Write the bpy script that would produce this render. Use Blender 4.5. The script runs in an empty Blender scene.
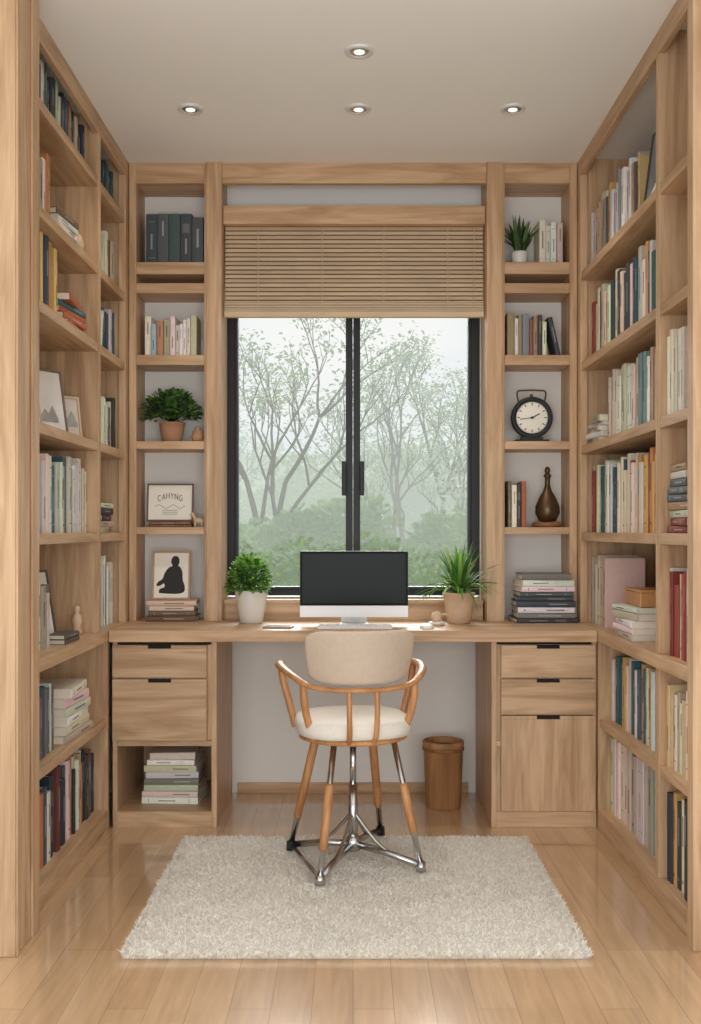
import bpy, bmesh, math, random
from mathutils import Matrix, Vector
random.seed(7)
R = random.random
U = random.uniform
scene = bpy.context.scene
scene.view_settings.view_transform = 'Standard'
scene.view_settings.look = 'None'

def s2l(c):
    out = []
    for v in c[:3]:
        v = v/255.0
        out.append(v/12.92 if v <= 0.04045 else ((v+0.055)/1.055)**2.4)
    return (out[0], out[1], out[2], 1.0)

# ------------------------------------------------------------------ materials
def newmat(name):
    m = bpy.data.materials.new(name); m.use_nodes = True
    nt = m.node_tree
    return m, nt, nt.nodes['Principled BSDF']

def plain(name, c, rough=0.5, metal=0.0, noise=0.0, nscale=20, bump=0.0, bscale=200, spec=0.5):
    m, nt, b = newmat(name)
    col = s2l(c)
    b.inputs['Roughness'].default_value = rough
    b.inputs['Metallic'].default_value = metal
    b.inputs['Specular IOR Level'].default_value = spec
    tc = nt.nodes.new('ShaderNodeTexCoord')
    n = nt.nodes.new('ShaderNodeTexNoise'); n.inputs['Scale'].default_value = nscale
    n.inputs['Detail'].default_value = 5
    nt.links.new(tc.outputs['Object'], n.inputs['Vector'])
    r = nt.nodes.new('ShaderNodeValToRGB')
    r.color_ramp.elements[0].position = 0.3; r.color_ramp.elements[1].position = 0.7
    r.color_ramp.elements[0].color = tuple(v*(1-noise) for v in col[:3])+(1,)
    r.color_ramp.elements[1].color = tuple(min(1, v*(1+noise)) for v in col[:3])+(1,)
    nt.links.new(n.outputs['Fac'], r.inputs['Fac'])
    nt.links.new(r.outputs['Color'], b.inputs['Base Color'])
    if bump > 0:
        n2 = nt.nodes.new('ShaderNodeTexNoise'); n2.inputs['Scale'].default_value = bscale
        nt.links.new(tc.outputs['Object'], n2.inputs['Vector'])
        bp = nt.nodes.new('ShaderNodeBump'); bp.inputs['Strength'].default_value = bump
        bp.inputs['Distance'].default_value = 0.004
        nt.links.new(n2.outputs['Fac'], bp.inputs['Height'])
        nt.links.new(bp.outputs['Normal'], b.inputs['Normal'])
    return m

def wood(name, axis, c1, c2, rough=0.45, amp=1.0):
    m, nt, b = newmat(name)
    tc = nt.nodes.new('ShaderNodeTexCoord')
    def noise(sp, sa, detail, dist):
        mp = nt.nodes.new('ShaderNodeMapping')
        sc = [sp, sp, sp]; sc['xyz'.index(axis)] = sa
        mp.inputs['Scale'].default_value = sc
        nt.links.new(tc.outputs['Object'], mp.inputs['Vector'])
        n = nt.nodes.new('ShaderNodeTexNoise'); n.inputs['Scale'].default_value = 1
        n.inputs['Detail'].default_value = detail
        n.inputs['Distortion'].default_value = dist
        nt.links.new(mp.outputs['Vector'], n.inputs['Vector'])
        return n
    n1 = noise(15, 1.5, 8, 1.8)
    n2 = noise(130, 5, 4, 0.3)
    n3 = noise(3.5, 0.8, 2, 0.0)
    r = nt.nodes.new('ShaderNodeValToRGB')
    r.color_ramp.elements[0].position = 0.32; r.color_ramp.elements[1].position = 0.62
    r.color_ramp.elements[0].color = s2l(c2); r.color_ramp.elements[1].color = s2l(c1)
    nt.links.new(n1.outputs['Fac'], r.inputs['Fac'])
    def mult(src, n, lo, hi):
        mr = nt.nodes.new('ShaderNodeMapRange')
        mr.inputs['From Min'].default_value = 0.3; mr.inputs['From Max'].default_value = 0.7
        mr.inputs['To Min'].default_value = lo; mr.inputs['To Max'].default_value = hi
        nt.links.new(n.outputs['Fac'], mr.inputs['Value'])
        vm = nt.nodes.new('ShaderNodeVectorMath'); vm.operation = 'SCALE'
        nt.links.new(src, vm.inputs[0]); nt.links.new(mr.outputs['Result'], vm.inputs['Scale'])
        return vm.outputs['Vector']
    o = mult(r.outputs['Color'], n2, 1-0.12*amp, 1+0.05*amp)
    o = mult(o, n3, 1-0.09*amp, 1+0.06*amp)
    nt.links.new(o, b.inputs['Base Color'])
    b.inputs['Roughness'].default_value = rough
    b.inputs['Specular IOR Level'].default_value = 0.4
    bp = nt.nodes.new('ShaderNodeBump'); bp.inputs['Strength'].default_value = 0.08
    bp.inputs['Distance'].default_value = 0.002
    nt.links.new(n2.outputs['Fac'], bp.inputs['Height']); nt.links.new(bp.outputs['Normal'], b.inputs['Normal'])
    return m

OAK1, OAK2 = (210, 176, 140), (178, 141, 105)
WX = wood('oak_grain_x', 'x', OAK1, OAK2)
WY = wood('oak_grain_y', 'y', OAK1, OAK2)
WZ = wood('oak_grain_z', 'z', OAK1, OAK2)
WARM = wood('chair_ash', 'z', (202, 148, 98), (172, 116, 70), 0.35)
DARKW = wood('walnut', 'x', (150, 100, 62), (110, 70, 42), 0.5)
BINW = wood('bin_bamboo', 'z', (178, 132, 88), (146, 102, 62), 0.5)
WALL = plain('wall_paint', (230, 227, 222), 0.9, noise=0.012, nscale=3)
CEIL = plain('ceiling_paint', (242, 242, 241), 0.95, noise=0.008, nscale=2)
BLACK = plain('black_metal', (42, 45, 48), 0.5, noise=0.05, spec=0.3)
DARK = plain('dark_recess', (22, 18, 15), 0.8)
CHROME = plain('chrome', (200, 200, 200), 0.18, 1.0)
ALU = plain('aluminium', (222, 223, 225), 0.4, 0.2)
WHITEP = plain('white_plastic', (236, 235, 232), 0.4)
CERAM = plain('white_ceramic', (225, 222, 215), 0.3, noise=0.03, nscale=12)
BEIGEC = plain('beige_ceramic', (210, 180, 151), 0.6, noise=0.05, nscale=30)
TERRA = plain('terracotta', (186, 140, 108), 0.8, noise=0.08, nscale=40)
SOIL = plain('soil', (70, 52, 40), 0.95, noise=0.3, nscale=90, bump=0.6)
CUSH = plain('cream_fabric', (234, 228, 218), 0.9, noise=0.03, nscale=120, bump=0.25, bscale=500)
SHELL = plain('beige_upholstery', (202, 184, 165), 0.75, noise=0.04, nscale=60, bump=0.15, bscale=600)
PAPER = plain('paper_pages', (228, 219, 200), 0.85, noise=0.06, nscale=300)
MATW = plain('picture_mat', (232, 226, 214), 0.8, noise=0.02)
INK = plain('ink', (38, 35, 34), 0.7)
BRONZE = plain('bronze', (96, 74, 50), 0.35, 0.6, noise=0.15, nscale=15)
BLIND_A = plain('bamboo_slats', (214, 192, 163), 0.6, noise=0.08, nscale=9)
BLIND_B = plain('bamboo_slats_dark', (200, 176, 146), 0.6, noise=0.08, nscale=7)
BLINDR = plain('bamboo_rail', (208, 184, 152), 0.6, noise=0.06, nscale=9)
BLINDGAP = plain('blind_gap_shade', (122, 100, 76), 0.8, noise=0.06, nscale=9)  # dark tan standing in for shade between the slats
SCREEN = plain('screen_glass', (16, 24, 27), 0.3, noise=0.02, spec=0.12)

def vcolmat(name, rough=0.6, spec=0.4, trans=0.0):
    m, nt, b = newmat(name)
    a = nt.nodes.new('ShaderNodeAttribute'); a.attribute_name = 'Col'
    tc = nt.nodes.new('ShaderNodeTexCoord')
    n = nt.nodes.new('ShaderNodeTexNoise'); n.inputs['Scale'].default_value = 60; n.inputs['Detail'].default_value = 4
    nt.links.new(tc.outputs['Object'], n.inputs['Vector'])
    mr = nt.nodes.new('ShaderNodeMapRange'); mr.inputs['To Min'].default_value = 0.88; mr.inputs['To Max'].default_value = 1.12
    nt.links.new(n.outputs['Fac'], mr.inputs['Value'])
    vm = nt.nodes.new('ShaderNodeVectorMath'); vm.operation = 'SCALE'
    nt.links.new(a.outputs['Color'], vm.inputs[0]); nt.links.new(mr.outputs['Result'], vm.inputs['Scale'])
    nt.links.new(vm.outputs['Vector'], b.inputs['Base Color'])
    b.inputs['Roughness'].default_value = rough
    b.inputs['Specular IOR Level'].default_value = spec
    if trans:
        t = nt.nodes.new('ShaderNodeBsdfTranslucent')
        nt.links.new(vm.outputs['Vector'], t.inputs['Color'])
        mx = nt.nodes.new('ShaderNodeMixShader'); mx.inputs[0].default_value = trans
        nt.links.new(b.outputs[0], mx.inputs[1]); nt.links.new(t.outputs[0], mx.inputs[2])
        nt.links.new(mx.outputs[0], nt.nodes['Material Output'].inputs['Surface'])
    return m
COVER = vcolmat('book_cover', 0.55)
LEAF = vcolmat('leaf', 0.5, 0.4, 0.3)
TUFT = vcolmat('wool_tuft', 0.95, 0.1, 0.35)

def painted_haze(name, c, fog, fac):  # distance haze painted into the surface by mixing in emitted fog colour
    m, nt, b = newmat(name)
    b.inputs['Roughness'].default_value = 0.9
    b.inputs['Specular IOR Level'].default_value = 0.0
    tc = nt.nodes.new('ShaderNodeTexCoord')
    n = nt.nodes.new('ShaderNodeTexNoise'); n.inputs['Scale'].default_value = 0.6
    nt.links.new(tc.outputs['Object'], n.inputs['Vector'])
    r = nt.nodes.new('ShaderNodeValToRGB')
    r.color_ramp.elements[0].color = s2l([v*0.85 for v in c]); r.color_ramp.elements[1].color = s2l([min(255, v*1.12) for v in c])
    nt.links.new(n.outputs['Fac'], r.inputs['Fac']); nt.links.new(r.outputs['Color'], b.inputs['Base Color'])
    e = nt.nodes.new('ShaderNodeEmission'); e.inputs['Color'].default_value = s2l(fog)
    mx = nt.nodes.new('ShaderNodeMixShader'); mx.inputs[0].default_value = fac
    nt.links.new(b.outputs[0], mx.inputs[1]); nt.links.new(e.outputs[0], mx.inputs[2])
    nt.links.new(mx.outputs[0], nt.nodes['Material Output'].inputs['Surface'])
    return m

# ------------------------------------------------------------------ mesh builder
class MB:
    def __init__(s):
        s.v = []; s.f = []; s.m = []; s.sm = []; s.c = []; s.mats = []
    def mi(s, mat):
        if mat not in s.mats: s.mats.append(mat)
        return s.mats.index(mat)
    def add(s, verts, faces, mat, smooth=False, col=(1, 1, 1, 1), M=None):
        o = len(s.v); k = s.mi(mat)
        if M is not None: verts = [M @ Vector(p) for p in verts]
        s.v.extend([tuple(p) for p in verts])
        for f in faces:
            s.f.append([i+o for i in f]); s.m.append(k); s.sm.append(smooth); s.c.append(col)
    def box(s, x0, x1, y0, y1, z0, z1, mat, M=None, col=(1, 1, 1, 1)):
        if x0 > x1: x0, x1 = x1, x0
        if y0 > y1: y0, y1 = y1, y0
        v = [(x0, y0, z0), (x1, y0, z0), (x1, y1, z0), (x0, y1, z0), (x0, y0, z1), (x1, y0, z1), (x1, y1, z1), (x0, y1, z1)]
        f = [(0, 3, 2, 1), (4, 5, 6, 7), (0, 1, 5, 4), (1, 2, 6, 5), (2, 3, 7, 6), (3, 0, 4, 7)]
        s.add(v, f, mat, False, col, M)
    def lathe(s, prof, mat, c=(0, 0, 0), seg=28, M=None, sx=1, sy=1, col=(1, 1, 1, 1)):
        v = []; f = []; n = len(prof)
        for r, z in prof:
            for i in range(seg):
                a = 2*math.pi*i/seg
                v.append((c[0]+r*sx*math.cos(a), c[1]+r*sy*math.sin(a), c[2]+z))
        for j in range(n-1):
            for i in range(seg):
                i2 = (i+1) % seg
                f.append((j*seg+i, j*seg+i2, (j+1)*seg+i2, (j+1)*seg+i))
        f.append(tuple(reversed(range(seg)))); f.append(tuple(range((n-1)*seg, n*seg)))
        s.add(v, f, mat, True, col, M)
    def tube(s, pts, rad, mat, seg=8, M=None, flat=1.0, col=(1, 1, 1, 1)):
        pts = [Vector(p) for p in pts]; n = len(pts)
        if not isinstance(rad, (list, tuple)): rad = [rad]*n
        v = []; f = []; prev = None
        for i, p in enumerate(pts):
            t = (pts[min(i+1, n-1)]-pts[max(i-1, 0)]).normalized()
            if prev is None:
                ref = Vector((0, 0, 1)) if abs(t.z) < 0.9 else Vector((0, 1, 0))
                a = t.cross(ref).normalized()
            else:
                a = (prev - t*prev.dot(t)).normalized()
            prev = a; b = t.cross(a).normalized()
            for k in range(seg):
                th = 2*math.pi*k/seg
                v.append(p + a*math.cos(th)*rad[i] + b*math.sin(th)*rad[i]*flat)
        for i in range(n-1):
            for k in range(seg):
                k2 = (k+1) % seg
                f.append((i*seg+k, i*seg+k2, (i+1)*seg+k2, (i+1)*seg+k))
        f.append(tuple(reversed(range(seg)))); f.append(tuple(range((n-1)*seg, n*seg)))
        s.add(v, f, mat, True, col, M)
    def build(s, name, bevel=0, parent=None, fix=True, seg=2):
        me = bpy.data.meshes.new(name); me.from_pydata(s.v, [], s.f)
        for m in s.mats: me.materials.append(m)
        me.polygons.foreach_set('material_index', s.m)
        me.polygons.foreach_set('use_smooth', s.sm)
        ca = me.color_attributes.new('Col', 'FLOAT_COLOR', 'CORNER')
        arr = []
        for f, c in zip(s.f, s.c): arr.extend(list(c)*len(f))
        ca.data.foreach_set('color', arr)
        if fix:
            bm = bmesh.new(); bm.from_mesh(me); bmesh.ops.recalc_face_normals(bm, faces=bm.faces); bm.to_mesh(me); bm.free()
        me.update()
        ob = bpy.data.objects.new(name, me); scene.collection.objects.link(ob)
        if bevel:
            b = ob.modifiers.new('bevel', 'BEVEL'); b.width = bevel; b.segments = seg; b.limit_method = 'ANGLE'; b.angle_limit = math.radians(50)
        if parent: ob.parent = parent
        return ob

def smoothpath(pts, n=8):
    P = [Vector(p) for p in pts]; out = []
    for i in range(len(P)-1):
        p0 = P[max(i-1, 0)]; p1 = P[i]; p2 = P[i+1]; p3 = P[min(i+2, len(P)-1)]
        for k in range(n):
            t = k/n
            out.append(0.5*((2*p1)+(p2-p0)*t+(2*p0-5*p1+4*p2-p3)*t*t+(3*p1-p0-3*p2+p3)*t**3))
    out.append(P[-1]); return out

H = 2.67
FACE = 0.935
WALLX = 1.25
BACK = 4.56
TF = 4.375

# ------------------------------------------------------------------ floor
def floor_mat():
    m, nt, b = newmat('oak_plank_floor')
    tc = nt.nodes.new('ShaderNodeTexCoord')
    sp = nt.nodes.new('ShaderNodeSeparateXYZ'); nt.links.new(tc.outputs['Object'], sp.inputs[0])
    cb = nt.nodes.new('ShaderNodeCombineXYZ')
    nt.links.new(sp.outputs['Y'], cb.inputs['X']); nt.links.new(sp.outputs['X'], cb.inputs['Y'])
    br = nt.nodes.new('ShaderNodeTexBrick')
    br.offset = 0.37; br.offset_frequency = 3
    br.inputs['Scale'].default_value = 1
    br.inputs['Brick Width'].default_value = 0.95; br.inputs['Row Height'].default_value = 0.098
    br.inputs['Mortar Size'].default_value = 0.0010; br.inputs['Mortar Smooth'].default_value = 0.3
    br.inputs['Color1'].default_value = s2l((212, 177, 139)); br.inputs['Color2'].default_value = s2l((193, 156, 118))
    br.inputs['Mortar'].default_value = s2l((156, 120, 88))
    nt.links.new(cb.outputs[0], br.inputs['Vector'])
    mp = nt.nodes.new('ShaderNodeMapping'); mp.inputs['Scale'].default_value = (28, 2.4, 1)
    nt.links.new(tc.outputs['Object'], mp.inputs['Vector'])
    n = nt.nodes.new('ShaderNodeTexNoise'); n.inputs['Scale'].default_value = 1; n.inputs['Detail'].default_value = 7; n.inputs['Distortion'].default_value = 1.5
    nt.links.new(mp.outputs[0], n.inputs['Vector'])
    mr = nt.nodes.new('ShaderNodeMapRange'); mr.inputs['From Min'].default_value = 0.3; mr.inputs['From Max'].default_value = 0.7
    mr.inputs['To Min'].default_value = 0.84; mr.inputs['To Max'].default_value = 1.06
    nt.links.new(n.outputs['Fac'], mr.inputs['Value'])
    vm = nt.nodes.new('ShaderNodeVectorMath'); vm.operation = 'SCALE'
    nt.links.new(br.outputs['Color'], vm.inputs[0]); nt.links.new(mr.outputs['Result'], vm.inputs['Scale'])
    nt.links.new(vm.outputs[0], b.inputs['Base Color'])
    b.inputs['Roughness'].default_value = 0.28
    b.inputs['Coat Weight'].default_value = 1.0; b.inputs['Coat Roughness'].default_value = 0.07; b.inputs['Coat IOR'].default_value = 1.6
    bp = nt.nodes.new('ShaderNodeBump'); bp.inputs['Strength'].default_value = 0.2; bp.inputs['Distance'].default_value = 0.001; bp.invert = True
    nt.links.new(br.outputs['Fac'], bp.inputs['Height']); nt.links.new(bp.outputs[0], b.inputs['Normal'])
    return m
mb = MB(); mb.box(-2.6, 2.6, -1.2, BACK+0.16, -0.08, 0, floor_mat()); mb.build('floor')
mb = MB(); mb.box(-2.6, 2.6, -1.2, BACK+0.16, H, H+0.1, CEIL); mb.build('ceiling')
mb = MB(); mb.box(-WALLX-0.1, -WALLX, 2.9, BACK+0.16, 0, H, WALL); mb.build('wall_left')
mb = MB(); mb.box(WALLX, WALLX+0.1, 2.9, BACK+0.16, 0, H, WALL); mb.build('wall_right')
mb = MB(); mb.box(-2.6, -WALLX, 2.8, 2.9, 0, H, WALL); mb.build('wall_front_left')
mb = MB(); mb.box(WALLX, 2.6, 2.8, 2.9, 0, H, WALL); mb.build('wall_front_right')
OX, OZ0, OZ1 = 0.553, 0.845, 2.25
mb = MB()
mb.box(-WALLX, -OX, BACK, BACK+0.16, 0, H, WALL); mb.box(OX, WALLX, BACK, BACK+0.16, 0, H, WALL)
mb.box(-OX, OX, BACK, BACK+0.16, 0, OZ0, WALL); mb.box(-OX, OX, BACK, BACK+0.16, OZ1, H, WALL)
mb.build('wall_back')
mb = MB(); mb.box(-0.5, 0.5, BACK-0.014, BACK, 0, 0.045, WX); mb.build('baseboard_back', 0.002)

# ------------------------------------------------------------------ window
mb = MB()
y0, y1 = BACK+0.03, BACK+0.085
fb = 0.855
mb.box(-0.552, -0.516, y0, y1, fb, OZ1, BLACK); mb.box(0.516, 0.552, y0, y1, fb, OZ1, BLACK)
mb.box(-0.516, 0.516, y0, y1, fb, fb+0.026, BLACK); mb.box(-0.516, 0.516, y0, y1, OZ1-0.04, OZ1, BLACK)
for sg in (-1, 1):   # sashes
    a, b2 = sorted((sg*0.0015, sg*0.514))
    mb.box(a, a+0.030 if sg > 0 else a+0.012, y0-0.012, y1-0.01, fb+0.026, OZ1-0.04, BLACK)
    mb.box(b2-0.012 if sg > 0 else b2-0.030, b2, y0-0.012, y1-0.01, fb+0.026, OZ1-0.04, BLACK)
    mb.box(a, b2, y0-0.012, y1-0.01, fb+0.026, fb+0.038, BLACK)
    mb.box(a, b2, y0-0.012, y1-0.01, OZ1-0.07, OZ1-0.04, BLACK)
    hx = sg*0.038
    mb.box(hx-0.011, hx+0.011, y0-0.022, y0-0.012, 1.29, 1.44, BLACK)
    mb.box(hx-0.006, hx+0.006, y0-0.045, y0-0.02, 1.40, 1.415, BLACK)
    mb.box(hx-0.007, hx+0.007, y0-0.055, y0-0.042, 1.30, 1.42, BLACK)
win = mb.build('window_1', 0.0015)
g, nt, b = newmat('window_glass')
tr = nt.nodes.new('ShaderNodeBsdfTransparent'); gl = nt.nodes.new('ShaderNodeBsdfGlossy'); gl.inputs['Roughness'].default_value = 0.02
fr = nt.nodes.new('ShaderNodeFresnel'); fr.inputs[0].default_value = 1.15
mx = nt.nodes.new('ShaderNodeMixShader'); nt.links.new(fr.outputs[0], mx.inputs[0])
nt.links.new(tr.outputs[0], mx.inputs[1]); nt.links.new(gl.outputs[0], mx.inputs[2])
nt.links.new(mx.outputs[0], nt.nodes['Material Output'].inputs['Surface'])
mb = MB()
for a, b2 in ((-0.502, -0.032), (0.032, 0.502)):
    mb.add([(a, y0+0.02, fb+0.038), (b2, y0+0.02, fb+0.038), (b2, y0+0.02, OZ1-0.06), (a, y0+0.02, OZ1-0.06)], [(0, 1, 2, 3)], g)
mb.build('glass_panes', parent=win, fix=False)
mb = MB(); mb.box(-0.545, 0.55, 4.44, BACK+0.03, 0.76, 0.845, WX); mb.box(-0.545, 0.55, 4.432, 4.44, 0.828, 0.845, WX)
mb.build('trim_1', 0.002)

# blind : bamboo slats in front of an added dark sheet that paints the gap shade
mb = MB()
mb.box(-0.544, 0.554, 4.405, 4.50, 2.425, 2.50, WX)
nsl = 17; zt, zb = 2.424, 2.112
mb.box(-0.538, 0.548, 4.456, 4.459, 2.062, 2.424, BLINDGAP)  # added sheet, makes the slat gaps read as dark shade lines
for i in range(nsl):
    z = zt - (zt-zb)*(i+0.5)/nsl
    M = Matrix.Translation((0, 4.445, z)) @ Matrix.Rotation(math.radians(68+U(-3, 3)), 4, 'X')
    mb.box(-0.541, 0.551, -0.0074, 0.0074, -0.0014, 0.0014, BLIND_A if i % 2 else BLIND_B, M)
for i in range(6):
    z = 2.1045 - i*0.0072
    mb.box(-0.541, 0.551, 4.432, 4.455, z-0.0024, z+0.0024, BLIND_A if i % 2 else BLIND_B)
mb.box(-0.543, 0.553, 4.43, 4.46, 2.040, 2.063, BLINDR)
for x in (-0.4, -0.13, 0.13, 0.4):
    mb.box(x-0.0015, x+0.0015, 4.427, 4.429, 2.05, 2.42, BLINDR)
mb.tube([(0.51, 4.425, 2.42), (0.51, 4.425, 2.08)], 0.0015, BLINDR, 5)
mb.build('window_blind')

# pilasters + header
mb = MB()
mb.box(-0.546, -0.610, TF-0.012, BACK, 0.76, H, WZ)
mb.box(0.556, 0.622, TF-0.012, BACK, 0.76, H, WZ)
mb.box(-0.546, 0.556, TF, TF+0.03, 2.585, H, WX)
mb.build('trim_2', 0.002)

# ------------------------------------------------------------------ towers
for sg in (-1, 1):
    mb = MB()
    q0 = 0.6105 if sg < 0 else 0.6225
    mb.box(sg*0.903, sg*0.934, TF, BACK, 0.76, H, WZ)
    mb.box(sg*q0, sg*(q0+0.010), TF+0.002, BACK, 0.76, H, WZ)
    mb.box(sg*(q0+0.010), sg*0.903, TF+0.001, BACK, 2.585, H, WX)
    for zt_, th, yy in ((2.257, 0.05, TF+0.001), (2.169, 0.042, TF+0.001), (1.869, 0.042, TF-0.003), (1.51, 0.034, TF-0.003), (1.152, 0.03, TF+0.001)):
        mb.box(sg*(q0+0.010), sg*0.903, yy, BACK, zt_-th, zt_, WX)
    mb.build('shelf_tower', 0.002)

# ------------------------------------------------------------------ side bookcases
def bookcase(sg, ynear, divs, levels):
    mb = MB(); yf = 4.33
    X = lambda a: sg*a
    I = WALLX-0.012
    mb.box(X(I), X(WALLX), ynear, BACK, 0, H, WZ)
    mb.box(X(FACE+0.030), X(I), yf, yf+0.035, 0.76, H, WZ)
    mb.box(X(FACE), X(FACE+0.030), yf-0.012, TF-0.002, 0.76, H, WZ)
    mb.box(X(FACE), X(I), 4.0, 4.03, 0.0, 0.718, WZ)
    mb.box(X(FACE), X(I), ynear, ynear+0.03, 0, 0.718, WZ); mb.box(X(FACE), X(I), ynear, ynear+0.03, 0.76, H, WZ)
    for d, lo in divs:
        mb.box(X(FACE+0.001), X(I), d-0.018, d+0.018, 0.76, 2.6, WZ)
        mb.box(X(FACE+0.02), X(I), d-0.018, d+0.018, 2.6, H, WZ)
        if lo: mb.box(X(FACE+0.001), X(I), d-0.018, d+0.018, 0.075, 0.718, WZ)
    mb.box(X(FACE), X(FACE+0.02), ynear+0.03, yf-0.012, 2.60, H, WY)
    for z in levels:
        ys = [ynear+0.03]+[q for d, lo in divs for q in (d-0.018, d+0.018)]+[yf]
        for k in range(0, len(ys), 2):
            mb.box(X(FACE+0.004), X(I), ys[k], ys[k+1]-(0.012 if ys[k+1] == yf else 0), z-0.034, z, WY)
    mb.box(X(0.926), X(I), ynear-0.002, BACK, 0.718, 0.76, WY)
    mb.box(X(FACE+0.004), X(I), ynear+0.03, 4.0, 0.39, 0.42, WY)
    mb.box(X(FACE), X(I), ynear+0.03, 4.0, 0.0, 0.075, WY)
    return mb.build('bookcase', 0.002)
bookcase(-1, 3.0, [(3.88, False)], [2.437, 2.116, 1.83, 1.465, 1.13])
bookcase(1, 2.89, [(3.23, True)], [2.20, 1.83, 1.485, 1.13])
mb = MB(); mb.box(-0.90, -WALLX, 2.80, 2.997, 0, H, WZ)
mb.box(-0.894, -0.90, 2.801, 2.82, 0, H, WZ); mb.box(-0.894, -0.90, 2.93, 2.996, 0, H, WZ); mb.build('trim_3', 0.003)
mb = MB(); mb.box(0.918, WALLX, 2.835, 2.885, 0, H, WZ); mb.build('trim_4', 0.003)

# ------------------------------------------------------------------ desk & cabinets
mb = MB(); mb.box(-0.925, 0.925, 3.975, BACK, 0.715, 0.76, WX); mb.build('desk_top', 0.003)
CF = 4.02
def cabinet(sg, a, b2, c, fronts, niche):
    mb = MB()
    mb.box(sg*a, sg*(a+0.02), CF, BACK-0.02, 0, 0.714, WZ)
    mb.box(sg*(b2-0.018), sg*b2, CF, BACK-0.02, 0, 0.714, WZ)
    mb.box(sg*(a+0.02), sg*(b2-0.018), BACK-0.035, BACK-0.02, 0, 0.714, WZ)
    mb.box(sg*(a+0.02), sg*(b2-0.018), CF+0.001, BACK-0.035, 0, 0.062, WX)
    mb.box(sg*(a+0.02), sg*(b2-0.018), CF+0.002, CF+0.02, 0.702, 0.714, DARK)
    mb.box(sg*(a+0.02), sg*(b2-0.018), CF+0.002, BACK-0.035, 0.312, 0.332, WX)
    if not niche: mb.box(sg*(a+0.02), sg*(b2-0.018), CF+0.012, CF+0.02, 0.06, 0.71, WZ)
    else: mb.box(sg*(a+0.02), sg*(b2-0.018), CF+0.012, CF+0.02, 0.334, 0.70, WZ)
    c = sg*c; x0, x1 = c-0.172, c+0.172
    for z0, z1, mt in fronts:
        hw, hh = 0.044, 0.013
        ya, yb = CF-0.012, CF+0.006
        mb.box(x0-0.008, x1+0.008, ya, yb, z0, z1-hh, mt)
        mb.box(x0-0.008, c-hw, ya, yb, z1-hh, z1, mt); mb.box(c+hw, x1+0.008, ya, yb, z1-hh, z1, mt)
        mb.box(c-hw, c+hw, ya+0.010, yb, z1-hh, z1, DARK)
    return mb.build('drawer_cabinet', 0.0010)
cabinet(-1, 0.522, 0.92, 0.739, [(0.577, 0.700, WX), (0.335, 0.570, WX)], True)
cabinet(1, 0.530, 0.932, 0.746, [(0.577, 0.700, WX), (0.437, 0.570, WX), (0.066, 0.430, WZ)], False)

# ------------------------------------------------------------------ downlights
EM, nt, b = newmat('lamp_glow')
b.inputs['Emission Color'].default_value = (1, 0.95, 0.88, 1); b.inputs['Emission Strength'].default_value = 1.0
for x, y in ((0.02, 3.35), (-0.59, 3.81), (0.02, 3.81), (0.58, 3.81)):
    mb = MB()
    mb.lathe([(0.030, 0.0), (0.030, -0.004), (0.034, -0.008), (0.044, -0.007), (0.047, -0.002), (0.047, 0.0)], ALU, (x, y, H), 32)
    mb.lathe([(0.0305, -0.001), (0.030, -0.0055), (0.022, -0.0058)], CHROME, (x, y, H), 32)
    mb.lathe([(0.018, -0.0055), (0.016, -0.0075), (0.004, -0.0085)], EM, (x, y, H), 24)
    mb.build('ceiling_downlight')

# ------------------------------------------------------------------ rug
mb = MB()
RX0, RX1, RY0, RY1 = -0.612, 0.628, 2.79, 3.84
def rz(x, y): return 0.017+0.003*math.sin(x*23+math.sin(y*17)*2)*math.sin(y*19+1.3)
NX, NY = 60, 50
v = []; f = []
for j in range(NY+1):
    for i in range(NX+1):
        x = RX0+(RX1-RX0)*i/NX; y = RY0+(RY1-RY0)*j/NY
        e = 1 if 0 < i < NX and 0 < j < NY else 0
        v.append((x, y, rz(x, y) if e else 0.001))
for j in range(NY):
    for i in range(NX):
        a = j*(NX+1)+i; f.append((a, a+1, a+NX+2, a+NX+1))
mb.add(v, f, TUFT, True, s2l((248, 245, 239)))
tones = [s2l(c) for c in ((254, 251, 245), (250, 246, 238), (246, 241, 231), (255, 253, 248), (240, 233, 221))]
for k in range(50000):
    if k < 42000: x, y = U(RX0, RX1), U(RY0, RY1)
    else:
        if R() < 0.5: x, y = U(RX0, RX1), random.choice((RY0, RY1))
        else: x, y = random.choice((RX0, RX1)), U(RY0, RY1)
        x += U(-.006, .006); y += U(-.006, .006)
    z = rz(x, y)-0.003 if k < 42000 else U(0.002, 0.013)
    a = U(0, 6.283); l = U(0.006, 0.013); w = U(0.003, 0.0045); t = U(0, 6.283); q = U(0.004, 0.015)
    dx, dy = math.cos(a)*w, math.sin(a)*w
    ex, ey = math.cos(t)*q, math.sin(t)*q
    mb.add([(x-dx, y-dy, z), (x+dx, y+dy, z), (x+ex, y+ey, z+l)], [(0, 1, 2)], TUFT, False, random.choice(tones))
mb.build('shag_rug', fix=False)

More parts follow.
